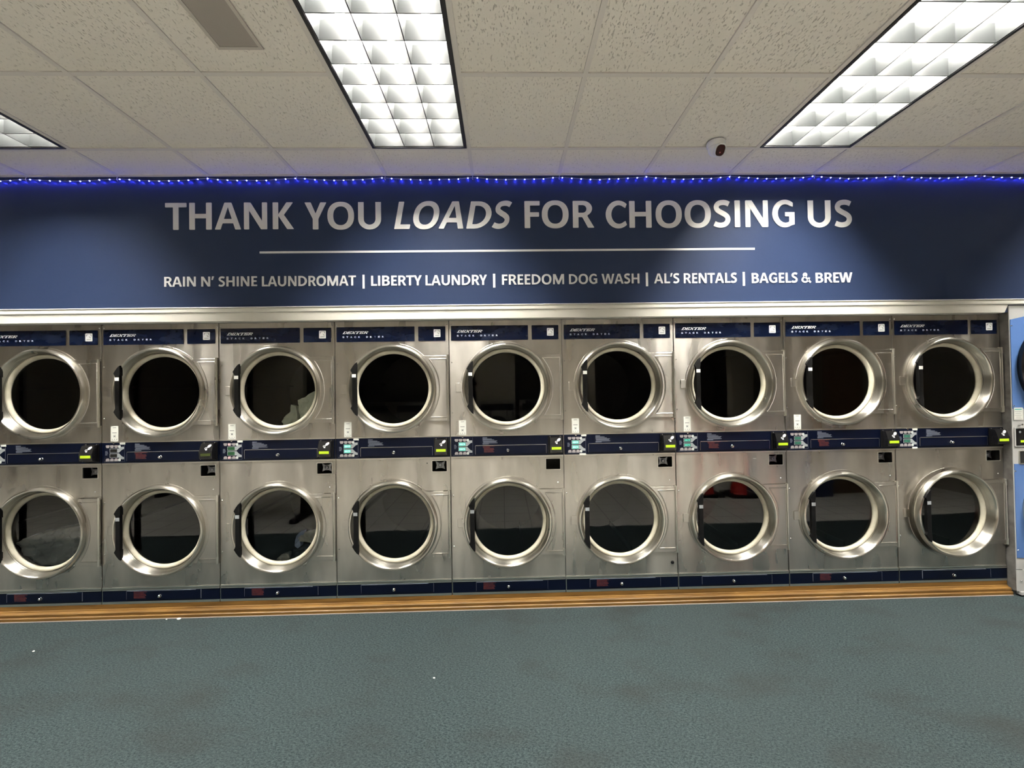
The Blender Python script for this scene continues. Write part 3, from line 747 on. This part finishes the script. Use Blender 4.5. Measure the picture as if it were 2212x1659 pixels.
        gk = [(.2745, .016), (.2720, .0125), (.2660, .0115), (.2590, .014), (.2530, .021), (.2490, .030), (.2490, .036), (.2740, .036)]
        obj('gasket', move(lathe(gk, (CX, zc), 128, closed=True), (-hx, 0, -zc)), 'gasket', d, angle=60)
        obj('door_glass', move(disc(.2515, .0310, (CX, zc), 96), (-hx, 0, -zc)), 'glass', d, smooth=False, recalc=False)
        # handle: vertical black bar with pointed ends lying on the ring
        hp = [(-.233, -.187), (-.233, -.128), (-.236, -.118), (-.236, .118), (-.233, .128), (-.233, .187), (-.246, .178), (-.262, .157), (-.277, .132), (-.268, .116), (-.266, .110), (-.266, -.110), (-.268, -.116), (-.277, -.132), (-.262, -.157), (-.246, -.178)]
        hp = [(CX+x, zc+z) for x, z in hp]
        hs = [move(flat([hp], -.053, -.030, .002), (-hx, 0, -zc)), move(box((CX-.262, -.034, zc+.118), (CX-.238, -.024, zc+.165)), (-hx, 0, -zc)), move(box((CX-.262, -.034, zc-.165), (CX-.238, -.024, zc-.118)), (-hx, 0, -zc))]
        if ribbed: hs += [move(box((CX-.2655, -.0545, zc+.072-.0052*i-.0018), (CX-.2375, -.052, zc+.072-.0052*i)), (-hx, 0, -zc)) for i in range(32)]
        h = obj('handle', hs, 'grip' if ribbed else 'black', d, smooth=False)
        obj('handle_tag', move(box((CX-.2655, -.0548, zc+.082), (CX-.2375, -.0530, zc+.105)), (-hx, 0, -zc)), 'silverprint' if not ribbed else 'paper', d, smooth=False)
        obj('hinge', [move(s, (-hx, 0, -zc)) for s in (rod((.797, -.017, zc-.226), (.797, -.017, zc+.224), .0042, 10), rod((.797, -.017, zc+.19), (.797, -.017, zc+.236), .0062, 10), rod((.797, -.017, zc-.238), (.797, -.017, zc-.192), .0062, 10), box((.786, -.012, zc+.222), (.802, 0, zc+.236)), box((.786, -.012, zc-.240), (.802, 0, zc-.226)))], 'steel_edge', d)
        # drum behind
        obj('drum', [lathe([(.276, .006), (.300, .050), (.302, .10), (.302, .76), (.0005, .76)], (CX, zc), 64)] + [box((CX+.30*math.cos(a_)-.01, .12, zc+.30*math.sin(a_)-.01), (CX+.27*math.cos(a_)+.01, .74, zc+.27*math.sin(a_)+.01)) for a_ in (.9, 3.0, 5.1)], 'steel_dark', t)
        return d
    door(UC, True); dl = door(LC, False)
    # --- control band
    band = obj('control_band', flat([rect(.003, 1.0665, wd-.001, 1.2070)], -.0045, .004, .001), 'navyworn', t)
    obj('keypad_outline', [box((.019, -.0053, 1.0760), (.157, -.0045, 1.0770)), box((.1565, -.0053, 1.0760), (.1575, -.0045, 1.2000))], 'greyprint', band, smooth=False)
    kp = []
    for i in range(3):
        a_ = .0301+.0290*i
        kp += [flat([[(a_, 1.1905), (a_+.0245, 1.1905), (a_+.0245, 1.1790), (a_+.020, 1.1718), (a_+.006, 1.1718), (a_, 1.1790)]], -.0053, -.0045), flat([[(a_, 1.0800), (a_+.0245, 1.0800), (a_+.0245, 1.0915), (a_+.020, 1.0985), (a_+.006, 1.0985), (a_, 1.0915)]], -.0053, -.0045)]
    for q in kp: obj('button', q, 'button', band, smooth=False)
    for q in (rect(.1145, 1.1714, .1312, 1.1900, .006), rect(.1145, 1.0795, .1312, 1.0982, .006)): obj('start_button', flat([q], -.0056, -.0045), 'buttonwhite', band, smooth=False)
    obj('keypad_print', [flat([[(.0560, 1.1385), (.1190, 1.1385), (.1400, 1.1585), (.1540, 1.1640), (.1540, 1.1790), (.1350, 1.1790), (.1190, 1.1672), (.0560, 1.1672)]], -.0051, -.0045), flat([[(.0560, 1.1335), (.1190, 1.1335), (.1400, 1.1115), (.1540, 1.1060), (.1540, 1.0920), (.1350, 1.0920), (.1190, 1.1042), (.0560, 1.1042)]], -.0051, -.0045)], 'silverprint', band, smooth=False)
    for z0 in (1.1412, 1.1066):
        ds = obj('display', box((.0590, -.0056, z0), (.1070, -.0045, z0+.0235)), 'disp_on', t, smooth=False)
        sg = []
        for i in range(4):
            a_ = .0635+.0108*i; b_ = z0+.0045; hh = .0145; t_ = .0024; ww = .0066
            pat = [0b1110111, 0b1110111, 0b0110111, 0b0100101][i] if False else [1, 1, 1, 1][i]
            sg += [box((a_, -.0062, b_), (a_+t_, -.0056, b_+hh)), box((a_+ww-t_, -.0062, b_+(0 if i != 2 else hh*.5)), (a_+ww, -.0056, b_+hh)), box((a_, -.0062, b_+hh-t_), (a_+ww, -.0056, b_+hh))]
            if i < 3: sg += [box((a_, -.0062, b_), (a_+ww, -.0056, b_+t_)), box((a_, -.0062, b_+hh*.5-t_/2), (a_+ww, -.0056, b_+hh*.5+t_/2))]
        obj('digits', sg, 'seg_on', ds, smooth=False)
    lines = [.024, .048, .060, .076, .072, .078, .032]
    obj('instruction_print', [box((.228+(.005 if i in (4,) else 0), -.0051, 1.1930-.0072*i), (.228+l_*1.35, -.0045, 1.1930-.0072*i+(.0034 if i else .005))) for i, l_ in enumerate(lines)], 'greyprint', band, smooth=False)
    obj('side_print', [box((.0255, -.0051, 1.1475-.0052*i), (.0255+random.uniform(.014, .022), -.0045, 1.1475-.0052*i+.0022)) for i in range(6)], 'greyprint', band, smooth=False)
    dr = obj('lint_drawer', flat([rect(.176, 1.0785, .680, 1.1420, .003)], -.0085, -.004, .001), 'navyworn', t)
    obj('drawer_edge', [box((.178, -.0098, 1.1405), (.679, -.004, 1.1432)), box((.1755, -.0092, 1.080), (.1768, -.004, 1.141)), box((.6795, -.0092, 1.080), (.6805, -.004, 1.141))], 'steel_edge', dr, smooth=False)
    obj('knob', lathe([(.0002, -.026), (.006, -.0255), (.0085, -.022), (.0085, -.012), (.0105, -.010), (.0105, -.0085)], (.407, 1.1045), 20), 'chrome', dr)
    obj('warning_print', [box((.2290+(.008 if i > 1 else 0), -.0091, 1.1345-.0082*i), (.229+[.086, .05, .078, .082, .074, .080][i], -.0085, 1.1345-.0082*i+.0052)) for i in range(6)], 'redprint', t, smooth=False)
    obj('label_slip', [box((.1254, -.0052, 1.1945), (.1623, -.0044, 1.2080))], 'paper', t, smooth=False)
    # --- card reader
    rd = obj('card_reader', [( [(.692, -.004, 1.0760), (.797, -.004, 1.0760), (.797, -.004, 1.2010), (.692, -.004, 1.2010), (.692, -.010, 1.0760), (.797, -.010, 1.0760), (.797, -.010, 1.2010), (.692, -.010, 1.2010)], [(0, 1, 2, 3), (4, 7, 6, 5), (0, 4, 5, 1), (1, 5, 6, 2), (2, 6, 7, 3), (3, 7, 4, 0)]),
                             ([(.700, -.010, 1.0800), (.7915, -.010, 1.0800), (.7915, -.010, 1.1945), (.700, -.010, 1.1945), (.702, -.052, 1.0900), (.7895, -.052, 1.0900), (.7895, -.056, 1.1380), (.702, -.056, 1.1380), (.704, -.036, 1.1925), (.7875, -.036, 1.1925)],
                              [(4, 7, 6, 5), (7, 8, 9, 6), (8, 3, 2, 9), (0, 4, 5, 1), (0, 3, 8, 7, 4), (1, 5, 6, 9, 2)])], 'blackgloss', t, smooth=False)
    obj('lcd_screen', box((.7135, -.0575, 1.1105), (.7800, -.0525, 1.1285)), 'lcd', rd, smooth=False)
    def slant(px, pz): return (px, -.0568 + (pz-1.138)/(1.1925-1.138)*.020 - .0008, pz)
    key = [slant(.7655+.0150*math.cos(a_)*.80-.0088*math.sin(a_)*.60, 1.1775+.0150*math.cos(a_)*.60+.0088*math.sin(a_)*.80) for a_ in [2*PI*i/20 for i in range(20)]]
    key2 = [slant(.7460+.0085*math.cos(a_), 1.1625+.0065*math.sin(a_)) for a_ in [2*PI*i/14 for i in range(14)]]
    key3 = [slant(.7495+.0065*math.cos(a_), 1.1545+.0045*math.sin(a_)) for a_ in [2*PI*i/12 for i in range(12)]]
    hole_ = [slant(.7460+.0052*math.cos(a_), 1.1630+.0038*math.sin(a_)) for a_ in [2*PI*i/12 for i in range(12)]]
    hole_ = [(x, y-.0006, z) for x, y, z in hole_]
    obj('fob_symbol', [(key, [tuple(range(20))]), (key2, [tuple(range(14))]), (key3, [tuple(range(12))])], 'white', rd, smooth=False)
    obj('fob_symbol_hole', (hole_, [tuple(range(12))]), 'blackgloss', rd, smooth=False)
    obj('card_slot', [box((.716, -.0538, 1.0955), (.776, -.0505, 1.0985))], 'void', rd, smooth=False)
    obj('reader_screw', [lathe([(.0002, -.0135), (.003, -.013), (.0038, -.010)], (x_, z_), 10) for x_, z_ in ((.708, 1.1975), (.780, 1.1975))], 'chrome', rd)
    # --- sticker
    st = obj('tariff_sticker', box((.0605, -.0009, 1.2160), (.1120, 0, 1.3230)), 'paper', t, smooth=False)
    st2 = [box((.074, -.0013, 1.3105), (.098, -.0009, 1.3140)), box((.071, -.0013, 1.2745), (.101, -.0009, 1.2790))]
    st2 += [flat([[(.078, 1.262), (.086, 1.256), (.094, 1.262), (.091, 1.252), (.094, 1.244), (.086, 1.248), (.078, 1.244), (.081, 1.252)]], -.0013, -.0009)]
    st2 += [flat([[(x_, 1.228), (x_+.003, 1.236), (x_+.006, 1.228)]], -.0013, -.0009) for x_ in (.068, .083, .098)] + [box((.070, -.0013, 1.2205), (.102, -.0009, 1.2220))]
    obj('sticker_print', st2, 'inkgrey', st, smooth=False)
    obj('lock', lathe([(.0002, -.010), (.006, -.0095), (.007, -.004)], (.0865, 1.2060), 16), 'chrome', t)
    # --- coin window with the cross-shaped bracket behind it
    cw = obj('window_frame', flat([rect(.672, .9585, .783, 1.0425, .006), rect(.677, .9640, .778, 1.0380, .004)], -.0035, 0, .001), 'steel_edge', t)
    obj('window_cavity', [box((.668, .085, .950), (.790, .088, 1.050)), box((.668, .004, .950), (.671, .088, 1.050)), box((.787, .004, .950), (.790, .088, 1.050)), box((.668, .004, 1.047), (.790, .088, 1.050)), box((.668, .004, .950), (.790, .088, .953))], 'void', t, smooth=False)
    bx, bz, by = .7275, 1.001, .036
    star = [(-.034, .030), (-.012, .012), (.012, .012), (.034, .030), (.034, -.030), (.012, -.016), (-.012, -.016), (-.034, -.030)]
    obj('bracket', [flat([[(bx+x_, bz+z_) for x_, z_ in ((-.034, .030), (-.012, .018), (.012, .018), (.034, .030), (.026, .0), (.034, -.030), (.012, -.020), (-.012, -.020), (-.034, -.030), (-.026, 0))]], by, by+.003, .0008),
                    lathe([(.0145, by), (.015, by-.006), (.011, by-.010), (.008, by-.010), (.006, by-.004), (.0002, by-.004)], (bx, bz), 20)], 'bracketmetal', t, angle=40)
    # --- base band
    obj('base_band', flat([rect(.004, .1070, wd-.001, .1825)], -.0035, .004), 'navyworn', t)
    bd = obj('base_drawer', flat([rect(.169, .1150, .676, .1790, .003)], -.007, -.003, .001), 'navyworn', t)
    obj('drawer_edge', [box((.171, -.0082, .1778), (.640, -.003, .1800)), box((.6755, -.0078, .118), (.6765, -.003, .178)), box((.1685, -.0078, .122), (.1695, -.003, .178))], 'greyprint', bd, smooth=False)
    obj('knob', lathe([(.0002, -.022), (.006, -.0215), (.0085, -.018), (.0085, -.010), (.0105, -.0085), (.0105, -.007)], (.3975, .1425), 20), 'chrome', bd)
    obj('base_warning_print', [box((.2190, -.0076, .1690-.0082*i), (.219+[.088, .07, .080, .084, .076, .080][i], -.007, .1690-.0082*i+.0050)) for i in range(6)], 'redprint', t, smooth=False)
    return t

proto_d = make_dryer()
info = {
 0: 'steel stack dryer at the left end of the row, grey sheet in its lower drum',
 1: 'steel stack dryer with unlit displays and an unlit card reader',
 2: 'steel stack dryer with a pale cloth in the upper window and folded towels below',
 3: 'steel stack dryer right of the one with towels, small dark hole beside its bracket window',
 4: 'steel stack dryer in mid row with an empty black opening under its card reader',
 5: 'steel stack dryer with a round black plug at the bottom right of its lower panel',
 6: 'steel stack dryer whose lower window mirrors two red cones',
 7: 'steel stack dryer between the one mirroring red cones and the one beside the blue machine',
 8: 'steel stack dryer beside the blue machine, its lower door slightly ajar'}
dry = []
for i in range(9):
    o = proto_d if i == 0 else copy_tree(proto_d)
    o.location = (X0 + i*W + random.uniform(-.0006, .0006), 0, 0)
    tag(o, info[i], 'dryer', 'stainless steel stack dryers in one row'); dry.append(o)
extra = copy_tree(dry[1]); extra.location.x = X0 - W
tag(extra, 'steel stack dryer left of the one with the grey sheet in it', 'dryer')
def part(o, base): return [c for c in kids(o) if c.name.split('.')[0] == base]
def drop(o, base, which=None):
    for k, c in enumerate(part(o, base)):
        if which is None or k in which:
            for ch in kids(c): COL.objects.unlink(ch); bpy.data.objects.remove(ch)
            COL.objects.unlink(c); bpy.data.objects.remove(c)
disp = {0: ('disp_off', 'seg_off'), 1: ('disp_off', 'disp_off'), 2: ('disp_green', 'disp_green'), 3: ('disp_on', 'seg_on'), 4: ('disp_on', 'seg_on'), 5: ('disp_on', 'seg_on'), 6: ('disp_dim', 'seg_mid'), 7: ('disp_dim', 'seg_dim'), 8: ('disp_dim', 'seg_dim')}
for i, o in enumerate(dry):
    for d_ in part(o, 'display'):
        setmat(d_, disp[i][0])
        for g_ in part(d_, 'digits'): setmat(g_, disp[i][1])
    if i not in (1, 4, 6, 7): drop(o, 'warning_print')
    if i not in (0, 1, 2, 4, 5, 7): drop(o, 'base_warning_print')
    if i == 1:
        for r_ in part(o, 'card_reader'):
            for l_ in part(r_, 'lcd_screen'): setmat(l_, 'lcddark')
    if i == 2:
        for b_ in part(o, 'control_band'):
            obj('lit_button', [box((.062, -.0060, 1.174), (.073, -.0053, 1.188)), box((.062, -.0060, 1.082), (.073, -.0053, 1.096))], 'buttonpink', b_, smooth=False)
    if i == 4: drop(o, 'bracket')
    if i in (4, 6, 7): drop(o, 'label_slip')
    if i in (8,): drop(o, 'tariff_sticker')
    if i == 5:
        obj('lower_label_slip', box((.1110, -.0052, 1.0610), (.1580, -.0044, 1.0735)), 'paper', o, smooth=False)
        obj('plug', lathe([(.0002, -.008), (.009, -.0075), (.0115, -.004), (.0125, 0)], (.7668, .2809), 24), 'black', o)
    if i == 3: obj('screw_hole', disc(.0045, -.0005, (.640, 1.0230), 14), 'void', o)
    if i == 6: obj('scratch_mark', box((.560, -.0006, 1.010), (.585, -.0001, 1.0135)), 'paper', o, smooth=False)
    if i == 8:
        obj('lower_label_slip', box((.1200, -.0052, 1.0610), (.1580, -.0044, 1.0735)), 'paper', o, smooth=False)
        d_ = sorted(part(o, 'door'), key=lambda q: q.location.z)[0]; d_.rotation_euler.z = math.radians(2.6)

# ------------------------------------------------------------------ laundry in the drums
def cloth(name, label, pts, y, depth, m, seed, fold=.02, cat='laundry', group=None):
    """a crumpled heap: outline pts (x, z) of the side pressed to the glass, bulging back into the drum"""
    cx = sum(p[0] for p in pts)/len(pts); cz_ = sum(p[1] for p in pts)/len(pts)
    n, rings = 72, 16
    # resample outline
    segs = list(zip(pts, pts[1:]+pts[:1])); L_ = [math.dist(a, b) for a, b in segs]; tot = sum(L_)
    out = []
    for i in range(n):
        s = tot*i/n; k = 0
        while s > L_[k]: s -= L_[k]; k += 1
        a, b = segs[k]; u = s/L_[k]; out.append((a[0]+(b[0]-a[0])*u, a[1]+(b[1]-a[1])*u))
    V, F = [], []
    for side in (0, 1):
        for j in range(rings+1):
            u = j/rings
            for i in range(n):
                x = cx+(out[i][0]-cx)*math.sin(u*PI/2)**.8 if u else cx; z = cz_+(out[i][1]-cz_)*math.sin(u*PI/2)**.8 if u else cz_
                q = Vector((x*14+seed, z*14, side*3.0))
                rdg = 1-abs(noise.noise(q)*2.0); rdg2 = 1-abs(noise.noise(q*2.3)*2.0)
                bulge = math.cos(u*PI/2)**.6
                yy = (y + fold*(rdg*.9+rdg2*.45-.9)*-1*(.35+.65*bulge)) if side == 0 else y + depth*bulge + .01 + fold*rdg*bulge
                if side == 0: yy = max(yy, .042); 
                V.append((x+noise.noise(q*1.7)*fold*.3*(u < .95), yy, z+noise.noise(q*1.9)*fold*.3*(u < .95)))
    K = (rings+1)*n
    for side in (0, 1):
        for j in range(rings):
            for i in range(n):
                a = side*K+j*n+i; b = side*K+j*n+(i+1) % n
                F.append((a, b, b+n, a+n))
    for i in range(n):
        a = rings*n+i; b = rings*n+(i+1) % n; F.append((a, b, K+b, K+a))
    o = obj(name, (V, F), m, angle=180)
    o.location = (0, 0, 0)
    tag(o, label, cat, group); return o
M['palecloth'] = clothmat('pale_green_white_cotton', (.88, .93, .80), (.94, .95, .86))
M['greycloth'] = clothmat('grey_sheet', (.48, .49, .50), (.58, .59, .60))
M['bluecloth'] = clothmat('light_blue_terry', (.38, .46, .70), (.45, .53, .78))
M['beigecloth'] = clothmat('grey_beige_knit', (.60, .58, .54), (.70, .68, .64))
M['navycloth'] = clothmat('dark_navy_cloth', (.015, .02, .035), (.03, .04, .06))
def L2(i, pts): return [(X0+i*W+x, z) for x, z in pts]
cloth('crumpled_cloth', 'pale green white crumpled cloth high against the right of a dryer window', L2(2, [(.640, 1.545), (.575, 1.505), (.522, 1.484), (.530, 1.40), (.545, 1.345), (.600, 1.375), (.650, 1.43), (.672, 1.50)]), .043, .10, 'palecloth', 3.1, .026)
cloth('rolled_cloth', 'smaller pale bundled cloth at the bottom of the upper window with laundry', L2(2, [(.508, 1.44), (.474, 1.452), (.468, 1.40), (.425, 1.362), (.410, 1.335), (.424, 1.296), (.470, 1.300), (.520, 1.325)]), .043, .08, 'palecloth', 9.4, .024)
cloth('grey_sheet', 'crumpled grey sheet filling the lower window of the leftmost dryer', L2(0, [(.165, .50), (.20, .535), (.30, .565), (.44, .60), (.60, .615), (.625, .54), (.60, .46), (.52, .385), (.44, .345), (.36, .345), (.28, .375), (.21, .43)]), .052, .18, 'greycloth', 5.5, .060)
cloth('folded_towel', 'grey beige folded towel against the right side of a lower window', L2(2, [(.650, .565), (.590, .548), (.545, .530), (.515, .50), (.520, .475), (.580, .468), (.640, .455), (.655, .50)]), .050, .06, 'beigecloth', 1.5, .016)
cloth('blue_towel', 'light blue towel edge curling around the folded beige towel', L2(2, [(.560, .552), (.525, .540), (.500, .515), (.488, .475), (.492, .440), (.510, .425), (.530, .440), (.520, .470), (.525, .505), (.555, .530)]), .052, .04, 'bluecloth', 2.5, .014)
cloth('navy_garment', 'dark navy garment below the towels in the lower window', L2(2, [(.630, .470), (.540, .440), (.500, .425), (.450, .400), (.440, .350), (.500, .350), (.570, .390), (.620, .430)]), .070, .10, 'navycloth', 6.5, .03)
cloth('white_rag', 'small pale rag at the bottom of the window that holds the towels', L2(2, [(.450, .395), (.400, .385), (.365, .360), (.358, .342), (.400, .335), (.455, .340)]), .052, .05, 'beigecloth', 8.5, .018)

# ------------------------------------------------------------------ the blue machine at the right end
bx0, by0 = 3.661, -.055
bm_ = empty('blue_stack_dryer', (bx0, by0, 0)); tag(bm_, 'light blue and grey stack dryer cut off by the right picture edge', 'dryer')
WD = .80
obj('cabinet', [box((0, .010, .035), (WD, .90, 2.088)), flat([rect(0, .190, WD, 2.088, .004)], 0, .012, .002), flat([rect(0, .035, WD, .186, .004)], 0, .012, .002), box((.02, .03, 0), (WD-.02, .86, .04))], 'greyskin', bm_, angle=30)
obj('side_panel', box((-.0015, .003, .037), (.0, .90, 2.086)), 'greyside', bm_, smooth=False)
arc = [(x, 1.985+.055*math.sin(PI*(x-.006)/(WD-.012))) for x in [WD-.006-(WD-.012)*i/24 for i in range(25)]]
upb = flat([[(.006, 1.342), (.20, 1.342), (.26, 1.318), (WD-.26, 1.318), (WD-.20, 1.342), (WD-.006, 1.342)] + arc, circ(.295, (.40, 1.64))], -.003, 0)
lob = flat([[(.006, .275), (.3, .262), (.5, .262), (WD-.006, .275), (WD-.006, .946), (.006, .946)], circ(.285, (.40, .61))], -.003, 0)
obj('blue_panel', [upb], 'blueskin', bm_, smooth=False)
obj('lower_blue_panel', [lob], 'blueskin', bm_, smooth=False)
for zc, R, mm in ((1.64, .355, 'blackgloss'), (.61, .345, 'steel_ring')):
    d_ = obj('door', lathe([(R, -.003), (R, -.030), (R-.012, -.046), (R-.040, -.048), (R-.052, -.040), (R-.056, -.010)], (.40, zc), 96), mm, bm_)
    obj('door_window', lathe([(.0005, -.022), (R-.05, -.022)], (.40, zc), 96), 'glassgrey', d_)
pn = obj('control_panel', flat([rect(.020, 1.076, WD-.02, 1.200, .004)], -.004, 0, .001), 'blackgloss', bm_)
obj('panel_frame', flat([rect(.012, 1.070, WD-.012, 1.209, .005), rect(.020, 1.076, WD-.02, 1.200, .004)], -.006, 0, .001), 'greyskin', pn)
obj('lcd_screen', box((.055, -.006, 1.100), (.110, -.004, 1.116)), 'lcd', pn, smooth=False)
obj('fob_symbol', [flat([circ(.008, (.052, 1.175), 16)], -.005, -.004)], 'silverprint', pn)
wf = obj('window_frame', flat([rect(.042, .943, .200, 1.040, .004), rect(.047, .951, .195, 1.036, .003)], -.006, 0, .001), 'steel_edge', bm_)
obj('coin_window', box((.047, -.002, .951), (.195, -.0005, 1.036)), 'void', bm_, smooth=False)
sp = obj('notice_sticker', box((.012, -.0045, 1.262), (.078, -.003, 1.350)), 'paper', bm_, smooth=False)
M['teal'] = mat('teal_print', (.12, .42, .36), .5)
obj('sticker_print', [box((.018, -.0050, 1.334), (.070, -.0045, 1.343))], 'teal', sp, smooth=False)
obj('sticker_text', [box((.018+.004*(i % 2), -.0050, 1.320-.013*i), (.068-.006*(i % 2), -.0045, 1.3225-.013*i)) for i in range(5)], 'inkgrey', sp, smooth=False)
obj('lock', [lathe([(.0002, -.022), (.007, -.021), (.008, -.003)], (.052, 1.229), 16), box((.050, -.030, 1.226), (.072, -.020, 1.232))], 'chrome', bm_)
for x_, z_ in ((.012, 1.941), (.014, 1.364), (.010, .896), (.012, .331), (.030, .112)):
    obj('screw', lathe([(.0002, -.0075), (.003, -.007), (.005, -.004), (.005, 0)], (x_, z_), 14), 'chrome', bm_)
obj('base_strip', box((.04, -.0012, .186), (WD-.04, 0, .190)), 'paper', bm_, smooth=False)
obj('kick_strip', box((.02, -.010, .012), (WD-.02, .02, .034)), 'greyskin', bm_, smooth=False)

# ------------------------------------------------------------------ lint on the carpet
for n_, (x, y, r_, lb) in enumerate([(-2.232, -.056, .011, 'white lint tuft on the carpet against the oak base'), (-2.319, -.052, .005, 'tiny white lint fleck left of the lint tuft at the oak base'),
                                     (-2.852, -.371, .006, 'white crumb lying alone on the carpet at the left'), (-.389, -.710, .005, 'tiny white crumb on the carpet in front of the middle dryers')]):
    s = ball(r_, (0, 0, 0), 12, 1.2, .8, .6)
    V = [tuple(Vector(v_)*(1+.35*noise.noise(Vector(v_)*160+Vector((n_, 0, 0))))) for v_ in s[0]]
    o = obj('lint', (V, s[1]), 'paper'); o.location = (x, y, r_*.45)
    tag(o, lb, 'lint')

# ------------------------------------------------------------------ what the windows and steel mirror: the rest of the room, plus added pale columns
def table(x, y, lb, l_=1.3):
    t = empty('folding_table', (x, y, 0)); tag(t, lb, 'table')
    obj('tabletop', box((-l_/2, -.38, .86), (l_/2, .38, .90)), 'tabletop', t, smooth=False)
    for sx in (-l_/2+.18, l_/2-.18):
        lg = obj('leg', [box((sx-.04, -.05, .05), (sx+.04, .05, .84))], 'black', t, smooth=False)
        obj('foot', box((sx-.035, -.32, 0), (sx+.035, .32, .05)), 'black', lg, smooth=False)
        obj('support_bar', box((sx-.035, -.28, .82), (sx+.035, .28, .86)), 'black', lg, smooth=False)
table(-2.95, -2.22, 'grey folding table mirrored in the windows of the left dryers')
table(-4.7, -3.6, 'grey folding table mirrored in the leftmost dryer')
for x, y, lb in ((2.86, -2.80, 'red traffic cone mirrored in a lower window, nearer the middle of the row'), (3.30, -2.74, 'red traffic cone mirrored in a lower window, nearer the blue machine')):
    c_ = empty('traffic_cone', (x, y, 0)); tag(c_, lb, 'cone')
    obj('cone_body', lathez([(.115, .03), (.105, .04), (.030, .70), (.0, .70)], 32), 'cone', c_)
    obj('base', box((-.18, -.18, 0), (.18, .18, .032)), 'black', c_, smooth=False)
t = empty('storage_cabinet', (4.05, -2.85, 0)); tag(t, 'low dark blue cabinet mirrored in the right dryers', 'cabinet')
obj('cabinet_body', box((-.45, -.3, .0), (.45, .3, .82)), 'cabblue', t, smooth=False)
obj('worktop', box((-.48, -.33, .82), (.48, .33, .86)), 'tabletop', t, smooth=False)
tag(obj('wood_partition', box((4.62, -2.85, 0), (5.1, -2.72, 2.3)), 'darkwood', smooth=False), 'brown wooden partition mirrored in the rightmost dryers', 'partition')
for k in range(5):
    t = empty('front_load_washer', (-3.2+1.02*k, -7.6, 0)); tag(t, 'steel front load washer in the row across the room', 'washer', 'washers across the room')
    obj('cabinet_body', box((-.45, -.45, 0), (.45, .45, 1.25)), 'steel', t, smooth=False)
    q = lathe([(.27, .455), (.27, .49), (.21, .50), (.20, .47), (.0005, .46)], (0, .62), 48)
    obj('door', q, 'blackgloss', t)
    obj('control_panel', box((-.40, .45, 1.02), (.40, .456, 1.18)), 'navy', t, smooth=False)

for x, y, w_ in ((-5.4, -5.6, .34), (-3.35, -5.6, .34), (-.95, -5.6, .30), (-.2, -8.6, 1.1), (1.75, -5.6, .34), (3.9, -5.6, .34), (-6.2, -8.6, 1.4), (5.6, -6.6, .5)):  # unseen pale columns, added so the steel picks up bright vertical bands
    struct('added_column', box((x-w_/2, y-.12, 0), (x+w_/2, y+.12, CH)), 'addedpillar', smooth=False)
